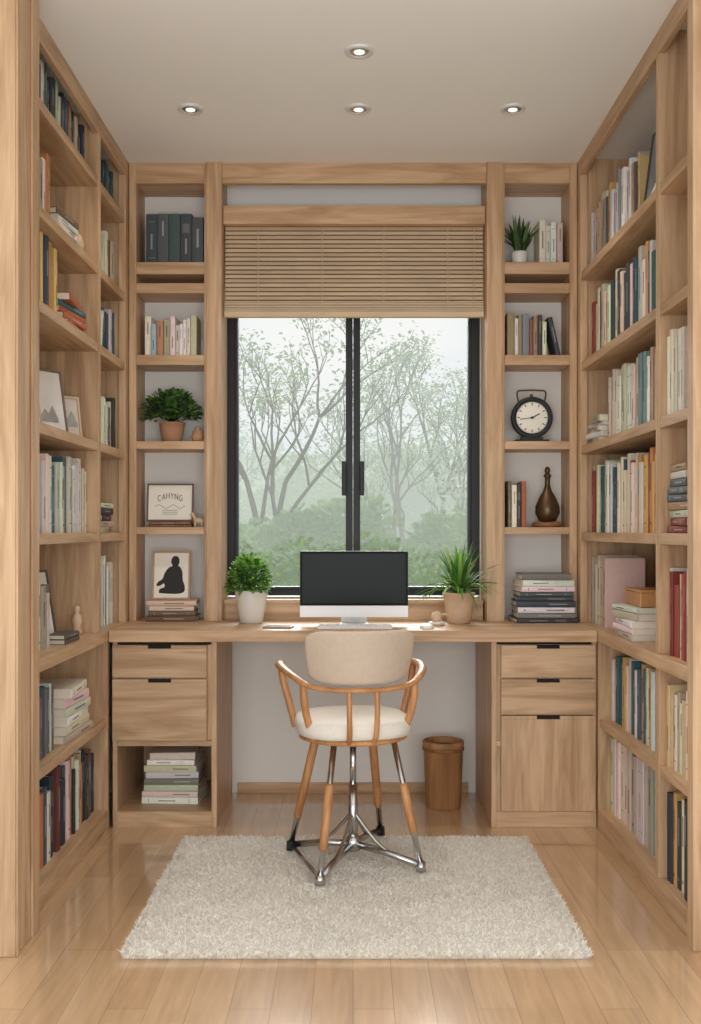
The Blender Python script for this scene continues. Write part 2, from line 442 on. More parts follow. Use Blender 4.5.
# ------------------------------------------------------------------ books
def book(mb, M, t, d, h, rgb):
    av = sum(rgb)/3; rgb = tuple(max(8, min(250, (v_*0.86+av*0.14)*U(0.93, 1.05))) for v_ in rgb)
    c = s2l(rgb); ct = 0.002
    k = min(0.004, t*0.25)
    prof = [(0, k*1.2), (k*0.4, k*0.3), (t*0.35, 0), (t*0.65, 0), (t-k*0.4, k*0.3), (t, k*1.2), (t, 0.006), (0, 0.006)]
    n = len(prof); v = [(a, b_, 0) for a, b_ in prof]+[(a, b_, h) for a, b_ in prof]
    f = [tuple(reversed(range(n))), tuple(range(n, 2*n))]+[(i, (i+1) % n, (i+1) % n+n, i+n) for i in range(n)]
    mb.add(v, f, COVER, False, c, M)
    mb.box(0, ct, 0.005, d, 0, h, COVER, M, c); mb.box(t-ct, t, 0.005, d, 0, h, COVER, M, c)
    mb.box(ct, t-ct, 0.006, d-0.004, 0.003, h-0.004, PAPER, M)
    lum = sum(rgb)/3
    if lum < 130: tc = s2l([v_*0.45+115 for v_ in rgb])
    else: tc = s2l([v_*0.58 for v_ in rgb])
    if R() < 0.22 and lum > 130: tc = s2l(random.choice([(176, 92, 76), (110, 136, 150), (200, 164, 104), (90, 84, 80)]))
    w = t*0.16
    def band(z0, z1, ww, col): mb.box(t/2-ww, t/2+ww, -0.0006, 0.001, z0*h, z1*h, COVER, M, col)
    st = random.randint(0, 5)
    if st == 0: band(0.35, 0.75, w*0.6, tc)
    elif st == 1: band(0.5, 0.82, w*0.7, tc); band(0.1, 0.13, w, tc)
    elif st == 2:
        band(0.84, 0.85, w*1.8, tc); band(0.3, 0.6, w*0.5, tc); band(0.12, 0.13, w*1.8, tc)
    elif st == 3: band(0.62, 0.8, w*1.8, s2l([min(255, v_*0.7+60) for v_ in rgb])); band(0.2, 0.5, w*0.5, tc)
    elif st == 4: band(0.55, 0.85, w*0.5, tc)

CREAM = [(234, 227, 216), (222, 212, 197), (240, 236, 229), (206, 194, 178), (212, 190, 168), (228, 219, 205), (190, 180, 168), (176, 160, 142)]
MIX = [(236, 230, 220), (226, 216, 202), (168, 62, 50), (56, 90, 114), (216, 170, 88), (44, 58, 80), (112, 140, 124), (196, 112, 68), (242, 238, 230), (152, 104, 80), (44, 104, 110), (222, 206, 180)]
TEAL = [(50, 88, 102), (40, 58, 74), (110, 136, 142), (222, 214, 200), (60, 80, 92), (192, 180, 160), (50, 108, 118), (74, 112, 88), (196, 128, 74)]
DARKB = [(44, 46, 52), (64, 60, 60), (104, 84, 66), (36, 50, 66), (180, 152, 112), (212, 202, 184), (112, 54, 46), (66, 86, 98), (196, 122, 62)]
WARMB = [(172, 66, 46), (222, 202, 164), (208, 144, 72), (234, 224, 204), (126, 62, 46), (52, 76, 104), (226, 188, 108), (240, 232, 216), (48, 102, 104), (214, 200, 176)]

def row_M(kind, a, xs, z):
    if kind == 'L': return Matrix.Translation((-xs, a, z)) @ Matrix.Rotation(math.pi/2, 4, 'Z')
    if kind == 'R': return Matrix.Translation((xs, a, z)) @ Matrix.Rotation(-math.pi/2, 4, 'Z')
    return Matrix.Translation((a, xs, z))

def row(kind, start, length, xs, z, pal, hr, tr=(0.016, 0.04), d=0.16, lean_last=False, name='book_row'):
    mb = MB(); L = 0.0; items = []
    while True:
        t = U(*tr)
        if L+t > length: break
        items.append(t); L += t+0.0008
    if kind == 'L': start = start - L
    M0 = row_M(kind, start, xs, z); p = 0
    last = None
    for i, t in enumerate(items):
        c = random.choice(pal)
        while c == last: c = random.choice(pal)
        last = c
        h = U(*hr)*(U(0.86, 0.96) if R() < 0.2 else 1); dd = d*U(0.88, 1.0)
        M = M0 @ Matrix.Translation((p, U(0, 0.014), 0))
        book(mb, M, t, dd, h, c); p += t+0.0008
    if lean_last:
        t = 0.02; h = sum(hr)/2*0.95; an = math.radians(13)
        if kind == 'L':
            M = M0 @ Matrix.Translation((-h*math.sin(an)-t/math.cos(an)-0.002, 0.004, t*math.sin(an))) @ Matrix.Rotation(an, 4, 'Y')
        else:
            M = M0 @ Matrix.Translation((p+h*math.sin(an)+0.002, 0.004, 0)) @ Matrix.Rotation(-an, 4, 'Y')
        book(mb, M, t, d*0.9, h, random.choice(pal))
    return mb.build(name)

def stack(kind, a, xs, z, pal, n, L=0.2, d=0.15, tr=(0.014, 0.028), name='book_stack', rot=6):
    mb = MB(); zz = 0.0
    for i in range(n):
        t = U(*tr); l = L*U(0.86, 1.0)*(1-0.02*i); dd = d*U(0.9, 1.0)
        M = row_M(kind, a, xs, z) @ Matrix.Translation((L/2, d/2, zz)) @ Matrix.Rotation(math.radians(U(-rot, rot)), 4, 'Z') @ Matrix.Translation((-l/2, -dd/2, t)) @ Matrix.Rotation(math.pi/2, 4, 'Y')
        book(mb, M, t, dd, l, random.choice(pal)); zz += t+0.0006
    mb.build(name); return z+zz

XS = 0.975
# left near bay
row('L', 3.858, 0.62, XS, 2.437, TEAL+DARKB[:3], (0.15, 0.195), tr=(0.016, 0.034))
stack('L', 3.50, XS, 2.116, CREAM+[(120, 96, 80)], 5, 0.24, 0.17)
row('L', 3.42, 0.16, XS, 2.116, CREAM+[(206, 120, 66), (110, 90, 76)], (0.20, 0.24))
row('L', 3.47, 0.22, XS, 1.83, WARMB+TEAL, (0.2, 0.25))
stack('L', 3.53, XS-0.01, 1.83, [(50, 110, 120), (220, 180, 96), (236, 228, 214), (190, 100, 64), (44, 58, 80)], 5, 0.27, 0.2, (0.018, 0.028))
row('L', 3.858, 0.66, XS, 1.13, CREAM+CREAM[:3]+[(50, 108, 120), (60, 90, 108), (96, 130, 144)], (0.22, 0.268), (0.02, 0.044))
row('L', 3.42, 0.16, XS, 0.76, CREAM+[(110, 100, 90)], (0.2, 0.23))
row('L', 3.46, 0.24, XS, 0.42, [(120, 134, 144), (60, 80, 100), (206, 208, 206), (110, 100, 94)], (0.2, 0.24))
stack('L', 3.52, XS-0.02, 0.42, CREAM+[(150, 130, 112)], 6, 0.32, 0.2, (0.024, 0.036))
row('L', 3.99, 0.9, XS, 0.075, DARKB+[(230, 220, 204)], (0.22, 0.285))
# left far bay
row('L', 4.316, 0.18, XS, 2.437, TEAL, (0.14, 0.17), lean_last=True)
row('L', 4.316, 0.17, XS, 2.116, CREAM+[(90, 80, 70)], (0.18, 0.215), lean_last=True)
row('L', 4.316, 0.19, XS, 1.83, TEAL+CREAM[:2], (0.16, 0.2), lean_last=True)
row('L', 4.316, 0.16, XS, 1.465, CREAM[:3]+DARKB[:3], (0.19, 0.225), lean_last=True)
stack('L', 4.06, XS, 1.13, CREAM+DARKB[:2], 5, 0.23, 0.16)
row('L', 4.316, 0.24, XS, 0.76, CREAM+[(120, 136, 144)], (0.24, 0.28), lean_last=True)
# right far bay
row('R', 4.316, 0.73, XS, 2.20, CREAM+[(200, 164, 112), (232, 226, 212), (142, 156, 156), (96, 88, 82)], (0.22, 0.275), (0.018, 0.04))
row('R', 4.316, 1.02, XS, 1.83, [(162, 62, 50), (236, 230, 218), (56, 88, 114), (48, 104, 96), (44, 80, 90), (230, 220, 200), (206, 196, 176), (66, 68, 76), (214, 172, 96), (226, 216, 200)], (0.235, 0.285), (0.02, 0.044))
row('R', 4.06, 0.76, XS+0.01, 1.485, CREAM+[(206, 152, 120), (120, 146, 152)], (0.23, 0.275), (0.02, 0.042))
stack('R', 4.30, XS-0.02, 1.485, CREAM+[(90, 88, 86)], 5, 0.23, 0.18)
row('R', 4.316, 1.0, XS, 1.13, WARMB+[(236, 224, 194), (44, 98, 106), (226, 170, 86)], (0.245, 0.29), (0.02, 0.044))
row('R', 4.316, 0.30, XS, 0.76, [(212, 194, 170), (190, 170, 146), (226, 216, 198)], (0.25, 0.285), (0.03, 0.055))
ztop = stack('R', 3.84, XS-0.03, 0.76, CREAM+[(120, 110, 104)], 5, 0.28, 0.2, (0.018, 0.028))
row('R', 3.99, 0.73, XS, 0.42, MIX+[(120, 44, 42), (40, 62, 80)], (0.225, 0.275), (0.018, 0.038))
row('R', 3.99, 0.72, XS, 0.075, [(238, 234, 226), (228, 220, 206), (214, 204, 188), (176, 166, 154)], (0.27, 0.305), (0.034, 0.07), d=0.2)
# right near bay
NB = 0.955
row('R', 3.208, 0.14, NB, 1.485, CREAM[:5], (0.24, 0.27))
stack('R', 3.20, NB, 1.13, [(136, 66, 48), (206, 196, 180), (120, 100, 80), (176, 134, 96), (90, 96, 100)], 9, 0.2, 0.17, (0.02, 0.026))
row('R', 3.208, 0.24, NB, 0.76, [(146, 46, 40), (238, 232, 220), (170, 70, 54), (216, 202, 182)], (0.25, 0.27))
row('R', 3.208, 0.24, NB, 0.42, [(222, 202, 152), (238, 232, 216), (206, 184, 146)], (0.22, 0.26))
row('R', 3.208, 0.24, NB, 0.075, [(40, 54, 76), (206, 160, 88), (60, 62, 70), (228, 218, 198)], (0.26, 0.29))
# towers
TY = 4.40
row('B', -0.870, 0.247, TY, 2.257, [(78, 90, 94), (70, 81, 86), (90, 100, 102)], (0.208, 0.213), (0.0475, 0.048), d=0.13, name='encyclopedia_set')
row('B', -0.876, 0.240, TY, 1.869, CREAM+[(208, 128, 106), (240, 234, 226), (170, 184, 192)], (0.14, 0.175), (0.014, 0.03), d=0.13)
row('B', 0.782, 0.118, TY, 2.257, CREAM+[(212, 170, 140)], (0.165, 0.185), (0.016, 0.028), d=0.13)
row('B', 0.648, 0.17, TY, 1.869, [(66, 66, 72), (150, 90, 66), (226, 216, 202), (166, 130, 100), (232, 224, 208), (126, 138, 138)], (0.15, 0.2), (0.014, 0.03), d=0.13, lean_last=True)
row('B', 0.650, 0.09, TY, 1.152, [(60, 66, 76), (224, 184, 96), (190, 96, 64), (236, 226, 210), (130, 110, 90)], (0.17, 0.205), (0.014, 0.024), d=0.13)
zsk = stack('B', -0.865, 4.35, 0.76, [(150, 116, 90), (120, 84, 64), (212, 192, 164), (136, 102, 76)], 4, 0.22, 0.15, (0.017, 0.023), rot=3)
stack('B', 0.66, 4.28, 0.76, [(80, 88, 94), (232, 226, 214), (120, 116, 112), (200, 192, 180), (62, 70, 78), (236, 230, 222), (168, 160, 150)], 9, 0.26, 0.19, (0.017, 0.025))
stack('B', -0.83, 4.12, 0.062, [(230, 224, 212), (242, 238, 230), (204, 194, 180), (120, 118, 114), (218, 210, 200)], 8, 0.23, 0.22, (0.020, 0.030), rot=4)
ztk = stack('B', -0.87, TY, 1.152, [(200, 190, 176), (130, 94, 70)], 2, 0.2, 0.12, (0.009, 0.013), rot=2)

# ------------------------------------------------------------------ picture frames etc.
def frame(name, w, h, fmat, M, art=None, fw=0.008, mat=MATW, artmat=None):
    mb = MB(); t = 0.012
    mb.box(-w/2, -w/2+fw, 0, t, 0, h, fmat, M); mb.box(w/2-fw, w/2, 0, t, 0, h, fmat, M)
    mb.box(-w/2+fw, w/2-fw, 0, t, 0, fw, fmat, M); mb.box(-w/2+fw, w/2-fw, 0, t, h-fw, h, fmat, M)
    mb.box(-w/2+fw, w/2-fw, 0.004, t-0.001, fw, h-fw, mat, M)
    if art:
        for poly in art:
            mb.add([(x, 0.0034, z) for x, z in poly], [tuple(range(len(poly)))], artmat or INK, False, (1, 1, 1, 1), M)
    return mb.build(name)
def stroke(p, q, w=0.0012):
    dx, dz = q[0]-p[0], q[1]-p[1]; L = math.hypot(dx, dz) or 1; nx, nz = -dz/L*w, dx/L*w
    return [(p[0]+nx, p[1]+nz), (q[0]+nx, q[1]+nz), (q[0]-nx, q[1]-nz), (p[0]-nx, p[1]-nz)]
tilt = lambda a: Matrix.Rotation(math.radians(-a), 4, 'X')
art = []
letters = {'C': [(1, .9, .3, 1), (.3, 1, 0, .5), (0, .5, .3, 0), (.3, 0, 1, .1)], 'A': [(0, 0, .5, 1), (.5, 1, 1, 0), (.2, .4, .8, .4)], 'H': [(0, 0, 0, 1), (1, 0, 1, 1), (0, .5, 1, .5)], 'Y': [(0, 1, .5, .5), (1, 1, .5, .5), (.5, .5, .5, 0)], 'N': [(0, 0, 0, 1), (0, 1, 1, 0), (1, 0, 1, 1)], 'G': [(1, .9, .3, 1), (.3, 1, 0, .5), (0, .5, .3, 0), (.3, 0, 1, .1), (1, .1, 1, .5), (1, .5, .6, .5)]}
for i, ch in enumerate('CAHYNG'):
    x = -0.052+i*0.018
    z0 = 0.086+0.010*math.sin(i*0.63)
    for s in letters[ch]:
        art.append(stroke((x+s[0]*0.012, z0+s[1]*0.025), (x+s[2]*0.012, z0+s[3]*0.025), 0.0012))
for i in range(24):
    x = -0.062+i*0.0052; art.append(stroke((x, 0.062+0.008*math.sin(i*0.55)), (x+0.0052, 0.062+0.008*math.sin((i+1)*0.55)), 0.0007))
for k in range(3): art.append(stroke((-0.032, 0.046-0.008*k), (0.032, 0.046-0.008*k), 0.0007))
frame('framed_lettering_print', 0.195, 0.160, plain('dark_frame', (100, 84, 68), 0.5), Matrix.Translation((-0.773, 4.425, ztk+0.002)) @ tilt(8), art, 0.006)
def S(pts): return [(x*0.105, z*0.155) for x, z in pts]
out = [(-.46, .16), (-.1, .14), (.3, .14), (.5, .2), (.52, .34), (.44, .52), (.42, .72), (.34, .86), (.26, .90), (.30, 1.0), (.27, 1.12), (.14, 1.17), (.02, 1.12), (-.02, 1.0), (.03, .90), (-.12, .84), (-.26, .70), (-.34, .54), (-.5, .46), (-.56, .36), (-.42, .36), (-.28, .42), (-.26, .32), (-.44, .26)]
sp_ = smoothpath([(x, z, 0) for x, z in out+[out[0]]], 4)[:-1]
fig = [S([(p.x*1.05, p.y+0.02) for p in sp_])]
frame('framed_silhouette_print', 0.160, 0.205, plain('oak_frame', (176, 142, 108), 0.5), Matrix.Translation((-0.765, 4.405, zsk+0.002)) @ tilt(8), fig, 0.008)
fd_ = plain('pale_wood_frame', (200, 175, 146), 0.5)
GREYP = plain('grey_print', (160, 156, 150), 0.7, noise=0.2)
pic = [S([(-.4, .35), (-.1, .6), (.05, .5), (.25, .7), (.45, .4), (.45, .3), (-.4, .3)])]
for (y, x, z, w, h, rz_, mt, mm) in ((3.40, -1.05, 1.466, 0.19, 0.25, 76, fd_, MATW), (3.60, -1.035, 1.466, 0.17, 0.235, 60, plain('dark_frame4', (120, 104, 90), 0.5), plain('light_grey_print', (224, 220, 214), 0.7, noise=0.06)), (3.76, -1.02, 1.466, 0.12, 0.16, 46, fd_, plain('sepia_print', (206, 194, 182), 0.7, noise=0.1)), (3.56, -1.05, 0.761, 0.17, 0.245, 72, plain('dark_frame2', (80, 72, 66), 0.5), MATW)):
    frame('picture_frame', w, h, mt, Matrix.Translation((x, y, z)) @ Matrix.Rotation(math.radians(rz_), 4, 'Z') @ tilt(10), pic, 0.008, mm, GREYP)
frame('picture_frame', 0.15, 0.28, plain('dark_frame3', (70, 68, 66), 0.5), Matrix.Translation((0.99, 3.47, 2.201)) @ Matrix.Rotation(math.radians(-78), 4, 'Z') @ tilt(8), pic, 0.008, plain('grey_print3', (120, 124, 126), 0.7, noise=0.2), MATW)

def lathe_obj(name, prof, mat, c, seg=32):
    mb = MB(); mb.lathe(prof, mat, c, seg); return mb.build(name)
lathe_obj('wooden_figurine', [(0.004, 0), (0.018, 0.001), (0.02, 0.01), (0.014, 0.03), (0.02, 0.05), (0.016, 0.07), (0.008, 0.078), (0.012, 0.088), (0.011, 0.1), (0.004, 0.107)], BEIGEC, (-1.0, 3.80, 0.76))
lathe_obj('trinket_bowl', [(0.004, 0), (0.02, 0), (0.036, 0.02), (0.04, 0.034), (0.037, 0.034), (0.03, 0.018), (0.004, 0.006)], BEIGEC, (-0.985, 3.945, 0.76))
stack('L', 3.46, 0.945, 0.76, [(90, 84, 80), (222, 214, 200)], 2, 0.18, 0.07, (0.012, 0.018), rot=1)
lathe_obj('round_vase', [(0.004, 0), (0.03, 0), (0.05, 0.03), (0.056, 0.06), (0.046, 0.09), (0.024, 0.11), (0.022, 0.125), (0.026, 0.13), (0.02, 0.13), (0.018, 0.11)], BEIGEC, (-1.03, 3.80, 2.116))
lathe_obj('small_jar', [(0.004, 0), (0.02, 0), (0.026, 0.02), (0.02, 0.045), (0.01, 0.05), (0.012, 0.06), (0.003, 0.066)], TERRA, (-0.656, 4.43, 1.51))
mb = MB(); c = Vector((-0.650, 4.42, 1.152))
mb.tube([c+Vector(p) for p in ((-.02, 0, .02), (-.008, 0, .028), (.012, 0, .026), (.022, 0, .018))], [.006, .013, .012, .005], BEIGEC, 10)
mb.tube([c+Vector(p) for p in ((-.014, 0, .028), (-.02, 0, .045), (-.026, 0, .055), (-.036, 0, .052))], [.008, .007, .009, .004], BEIGEC, 10)
for dx in (-.014, .014):
    for dy in (-.007, .007): mb.tube([c+Vector((dx, dy, .02)), c+Vector((dx, dy, 0))], [.004, .0035], BEIGEC, 8)
mb.tube([c+Vector(p) for p in ((.02, 0, .02), (.03, 0, .035), (.028, 0, .045))], [.003, .003, .001], BEIGEC, 6)
mb.build('carved_animal_ornament')
mb = MB(); pts = [(1.13, 3.50+0.055*math.cos(a), 0.905+0.075*math.sin(a)) for a in [i*math.pi/16 for i in range(33)]]
mb.tube(pts, 0.007, BRONZE, 10); mb.box(1.11, 1.15, 3.47, 3.53, 0.76, 0.775, BRONZE); mb.tube([(1.13, 3.50, 0.775), (1.13, 3.50, 0.835)], 0.005, BRONZE, 8)
mb.build('ring_sculpture')
mb = MB(); mb.box(0.985, 1.12, 3.60, 3.80, ztop+0.001, ztop+0.05, WARM); mb.box(0.983, 1.122, 3.598, 3.802, ztop+0.05, ztop+0.06, WARM); mb.build('wooden_box', 0.003)

# ------------------------------------------------------------------ plants
GR = [s2l(c) for c in ((108, 160, 66), (84, 136, 54), (136, 182, 86), (66, 114, 48), (158, 198, 104))]
GD = [s2l(c) for c in ((76, 106, 62), (60, 92, 54), (98, 126, 78), (50, 76, 46))]
def leaf(mb, p, d, L, w, col, mat=LEAF):
    d = d.normalized(); side = d.cross(Vector((U(-.4, .4), U(-.4, .4), 1))).normalized(); n = side.cross(d).normalized()
    q = [p, p+d*L*0.35+side*w+n*w*0.25, p+d*L*0.75+side*w*0.7+n*w*0.2-Vector((0, 0, L*0.08)), p+d*L-Vector((0, 0, L*0.2)), p+d*L*0.75-side*w*0.7+n*w*0.2-Vector((0, 0, L*0.08)), p+d*L*0.35-side*w+n*w*0.25, p+d*L*0.5]
    mb.add(q, [(0, 1, 6), (1, 2, 6), (2, 3, 6), (3, 4, 6), (4, 5, 6), (5, 0, 6)], mat, True, col)
def bushy(mb, c, rx, rz_, n, L, w, pal):
    c = Vector(c)
    for i in range(n):
        a = U(0, 6.283); el = math.asin(U(-0.25, 1)); rr = U(0.35, 1)**0.5
        d = Vector((math.cos(a)*math.cos(el), math.sin(a)*math.cos(el), math.sin(el)))
        p = c+Vector((d.x*rx*rr, d.y*rx*rr, d.z*rz_*rr))
        leaf(mb, p, d+Vector((U(-.6, .6), U(-.6, .6), U(-.3, .6))), L*U(.7, 1.2), w*U(.8, 1.2), random.choice(pal))
        if i % 5 == 0: mb.tube([c-Vector((0, 0, rz_*0.4)), (c+p)/2, p], 0.0011, LEAF, 4, col=pal[1])
def blade(mb, base, az, L, up, droop, w, pal, n=9):
    base = Vector(base); dh = Vector((math.cos(az), math.sin(az), 0)); sd = Vector((-math.sin(az), math.cos(az), 0))
    v = []; f = []
    for i in range(n+1):
        t = i/n
        p = base+dh*(L*math.cos(up)*t)+Vector((0, 0, L*math.sin(up)*t-droop*L*t*t))
        ww = w*(0.5+1.2*t if t < 0.4 else 1.0*(1-((t-0.4)/0.6)**1.6)+0.0)*0.98+0.0002
        v += [p-sd*ww+Vector((0, 0, ww*0.4)), p, p+sd*ww+Vector((0, 0, ww*0.4))]
    for i in range(n):
        a = i*3; f += [(a, a+1, a+4, a+3), (a+1, a+2, a+5, a+4)]
    mb.add(v, f, LEAF, True, random.choice(pal))
def pot(mb, c, rt, rb, h, mat, rim=0.0):
    mb.lathe([(rb*0.9, 0), (rb, 0.004), ((rb+rt)/2*1.04, h*0.5), (rt, h-0.008), (rt+rim, h-0.007), (rt+rim, h), (rt-0.005, h), (rt-0.006, h*0.86), (0.002, h*0.86)], mat, c, 36)
    mb.lathe([(rt*0.93, h*0.86), (rt*0.7, h*0.9), (0.002, h*0.91)], SOIL, c, 24)
mb = MB(); c = (-0.415, 4.285, 0.76)
pot(mb, c, 0.067, 0.046, 0.135, CERAM); bushy(mb, (c[0]-0.01, c[1], c[2]+0.155), 0.083, 0.115, 640, 0.030, 0.010, GR); mb.build('potted_herb_plant', fix=False)
mb = MB(); c = (0.432, 4.285, 0.76)
pot(mb, c, 0.064, 0.046, 0.125, BEIGEC, 0.003)
for i in range(110):
    up = U(0.5, 1.45); blade(mb, (c[0]+U(-.015, .015), c[1]+U(-.015, .015), c[2]+0.115), U(0, 6.283), U(.19, .29), up, U(.3, .8)*(1.6-up)*0.9+0.08, U(.006, .010), GR+[GD[0]])
mb.build('potted_spider_plant', fix=False)
mb = MB(); c = (-0.768, 4.455, 1.51)
pot(mb, c, 0.054, 0.040, 0.085, TERRA, 0.003); bushy(mb, (c[0], c[1]-0.01, c[2]+0.12), 0.110, 0.090, 480, 0.034, 0.011, GD+[GR[1], GR[0]])
mb.build('potted_fern', fix=False)
mb = MB(); c = (0.706, 4.455, 2.257)
pot(mb, c, 0.036, 0.030, 0.06, CERAM)
for i in range(50):
    up = U(0.75, 1.5); blade(mb, (c[0]+U(-.012, .012), c[1]+U(-.012, .012), c[2]+0.05), U(0, 6.283), U(.11, .19), up, U(.0, .4)*(1.6-up), U(.007, .011), GD+[GR[3]])
mb.build('potted_snake_plant', fix=False)

# ------------------------------------------------------------------ clock
mb = MB(); cx, cy, cz = 0.757, 4.455, 1.51
M = Matrix.Translation((cx, cy, cz+0.105)) @ Matrix.Rotation(math.pi/2, 4, 'X')
rr = 0.085
mb.lathe([(rr*0.9, -0.02), (rr, -0.018), (rr+0.003, 0.0), (rr+0.003, 0.018), (rr, 0.024), (rr-0.012, 0.024), (rr-0.016, 0.016), (0.002, 0.016)], BLACK, (0, 0, 0), 48, M)
mb.lathe([(rr-0.017, 0.0165), (rr-0.02, 0.018), (0.002, 0.018)], plain('clock_face', (240, 235, 222), 0.6), (0, 0, 0), 48, M)
for i in range(12):
    Mi = M @ Matrix.Rotation(i*math.pi/6, 4, 'Z'); mb.box(-0.0018, 0.0018, rr-0.034, rr-0.023, 0.0182, 0.0192, INK, Mi)
for i in range(60):
    Mi = M @ Matrix.Rotation(i*math.pi/30, 4, 'Z'); mb.box(-0.0004, 0.0004, rr-0.022, rr-0.019, 0.0182, 0.0190, INK, Mi)
mb.box(-0.0018, 0.0018, -0.008, 0.036, 0.0195, 0.0205, INK, M @ Matrix.Rotation(math.radians(-62), 4, 'Z'))
mb.box(-0.0013, 0.0013, -0.01, 0.052, 0.0205, 0.0215, INK, M @ Matrix.Rotation(math.radians(98), 4, 'Z'))
mb.lathe([(0.005, 0.019), (0.005, 0.023), (0.001, 0.023)], INK, (0, 0, 0), 16, M)
mb.box(cx-0.07, cx+0.07, cy-0.03, cy+0.03, cz, cz+0.012, BLACK); mb.box(cx-0.045, cx+0.045, cy-0.024, cy+0.024, cz+0.012, cz+0.024, BLACK)
mb.tube([(cx, cy, cz+0.188), (cx, cy, cz+0.205)], [0.01, 0.006], BRONZE, 12)
mb.tube(smoothpath([(cx-0.055, cy, cz+0.172), (cx-0.06, cy, cz+0.215), (cx-0.03, cy, cz+0.222), (cx+0.03, cy, cz+0.222), (cx+0.06, cy, cz+0.215), (cx+0.055, cy, cz+0.172)], 5), 0.0035, BRONZE, 8)
mb.build('mantel_clock', 0)
mb = MB(); c = (0.825, 4.455, 1.152)
mb.lathe([(0.002, 0), (0.062, 0), (0.066, 0.006), (0.064, 0.018), (0.05, 0.022), (0.002, 0.022)], DARKW, c, 36)
mb.lathe([(0.02, 0.022), (0.036, 0.026), (0.052, 0.06), (0.05, 0.09), (0.036, 0.125), (0.018, 0.155), (0.011, 0.18), (0.011, 0.21), (0.016, 0.215), (0.016, 0.222), (0.009, 0.226), (0.012, 0.24), (0.009, 0.252), (0.003, 0.257)], BRONZE, c, 36)
mb.build('bronze_bottle_vase')

# ------------------------------------------------------------------ computer
mb = MB(); mx_, my = 0.004, 4.19
w = 0.216
mb.box(mx_-w, mx_+w, my, my+0.012, 0.792, 1.056, ALU)
mb.box(mx_-w+0.0005, mx_+w-0.0005, my-0.0018, my+0.001, 0.838, 1.055, plain('bezel_black', (10, 11, 12), 0.4, spec=0.1))
mb.box(mx_-w+0.009, mx_+w-0.009, my-0.0024, my-0.001, 0.848, 1.046, SCREEN)
mb.box(mx_-0.055, mx_+0.055, my+0.012, my+0.032, 0.86, 0.99, ALU)
st = smoothpath([(0, my+0.03, 0.90), (0, my+0.075, 0.84), (0, my+0.085, 0.79), (0, my+0.08, 0.768)], 5)
for i in range(len(st)-1):
    a, b2 = st[i], st[i+1]
    v = []
    for p in (a, b2):
        v += [(mx_-0.052, p.y-0.004, p.z), (mx_+0.052, p.y-0.004, p.z), (mx_+0.052, p.y+0.004, p.z), (mx_-0.052, p.y+0.004, p.z)]
    mb.add(v, [(0, 1, 5, 4), (1, 2, 6, 5), (2, 3, 7, 6), (3, 0, 4, 7), (0, 3, 2, 1), (4, 5, 6, 7)], ALU)
mb.box(mx_-0.055, mx_+0.055, my-0.035, my+0.085, 0.7602, 0.766, ALU)
mb.build('desktop_computer', 0.0015)
mb = MB(); mb.box(-0.135, 0.15, 4.03, 4.125, 0.7602, 0.768, ALU)
for r_ in range(5):
    for k in range(15):
        x = -0.13+k*0.0183; y = 4.036+r_*0.0172; mb.box(x, x+0.0158, y, y+0.0148, 0.768, 0.771, WHITEP)
mb.build('computer_keyboard', 0.0006)
def mouse(name, c, L, W, Hh, mat):
    mb = MB(); v = []; f = []; n = 16; m_ = 8
    for j in range(m_+1):
        ph = math.pi/2*j/m_
        for i in range(n):
            a = 2*math.pi*i/n; ca, sa = math.cos(a), math.sin(a)
            k = math.cos(ph)**0.6 if j < m_ else 0.02
            v.append((c[0]+W/2*k*math.copysign(abs(ca)**0.8, ca), c[1]+L/2*k*math.copysign(abs(sa)**0.8, sa), c[2]+Hh*math.sin(ph)))
    for j in range(m_):
        for i in range(n): f.append((j*n+i, j*n+(i+1) % n, (j+1)*n+(i+1) % n, (j+1)*n+i))
    f.append(tuple(reversed(range(n)))); f.append(tuple(range(m_*n, m_*n+n)))
    mb.add(v, f, mat, True); return mb.build(name)
mouse('computer_mouse', (0.285, 4.06, 0.7602), 0.095, 0.055, 0.018, WHITEP)
mb = MB(); M = Matrix.Translation((-0.29, 4.07, 0.7602)) @ Matrix.Rotation(math.radians(82), 4, 'Z')
mb.box(-0.035, 0.035, -0.055, 0.055, 0, 0.008, plain('phone_body', (140, 146, 150), 0.3), M); mb.box(-0.032, 0.032, -0.052, 0.052, 0.008, 0.0085, plain('phone_glass', (190, 198, 200), 0.1), M)
mb.build('smartphone', 0.001)
mb = MB(); c = (0.335, 4.20, 0.7602)
mb.lathe([(0.004, 0), (0.03, 0), (0.034, 0.008), (0.034, 0.012), (0.02, 0.014), (0.003, 0.014)], WHITEP, c, 28)
mb.lathe([(0.004, 0.014), (0.02, 0.016), (0.024, 0.032), (0.018, 0.048), (0.004, 0.053)], BEIGEC, c, 28)
mb.tube([(c[0]+0.02, c[1], c[2]+0.04), (c[0]+0.038, c[1], c[2]+0.045), (c[0]+0.046, c[1], c[2]+0.03)], [0.006, 0.005, 0.002], BEIGEC, 8)
mb.build('desk_ornament')

# ------------------------------------------------------------------ waste bin
mb = MB(); c = (0.372, 4.33, 0)
mb.lathe([(0.07, 0.0), (0.072, 0.004), (0.082, 0.245), (0.085, 0.248), (0.085, 0.272), (0.081, 0.275), (0.077, 0.272), (0.074, 0.24), (0.066, 0.012), (0.002, 0.010)], BINW, c, 40)
mb.lathe([(0.0855, 0.235), (0.0865, 0.237), (0.0865, 0.246), (0.0855, 0.248)], DARKW, c, 40)
mb.build('waste_bin')

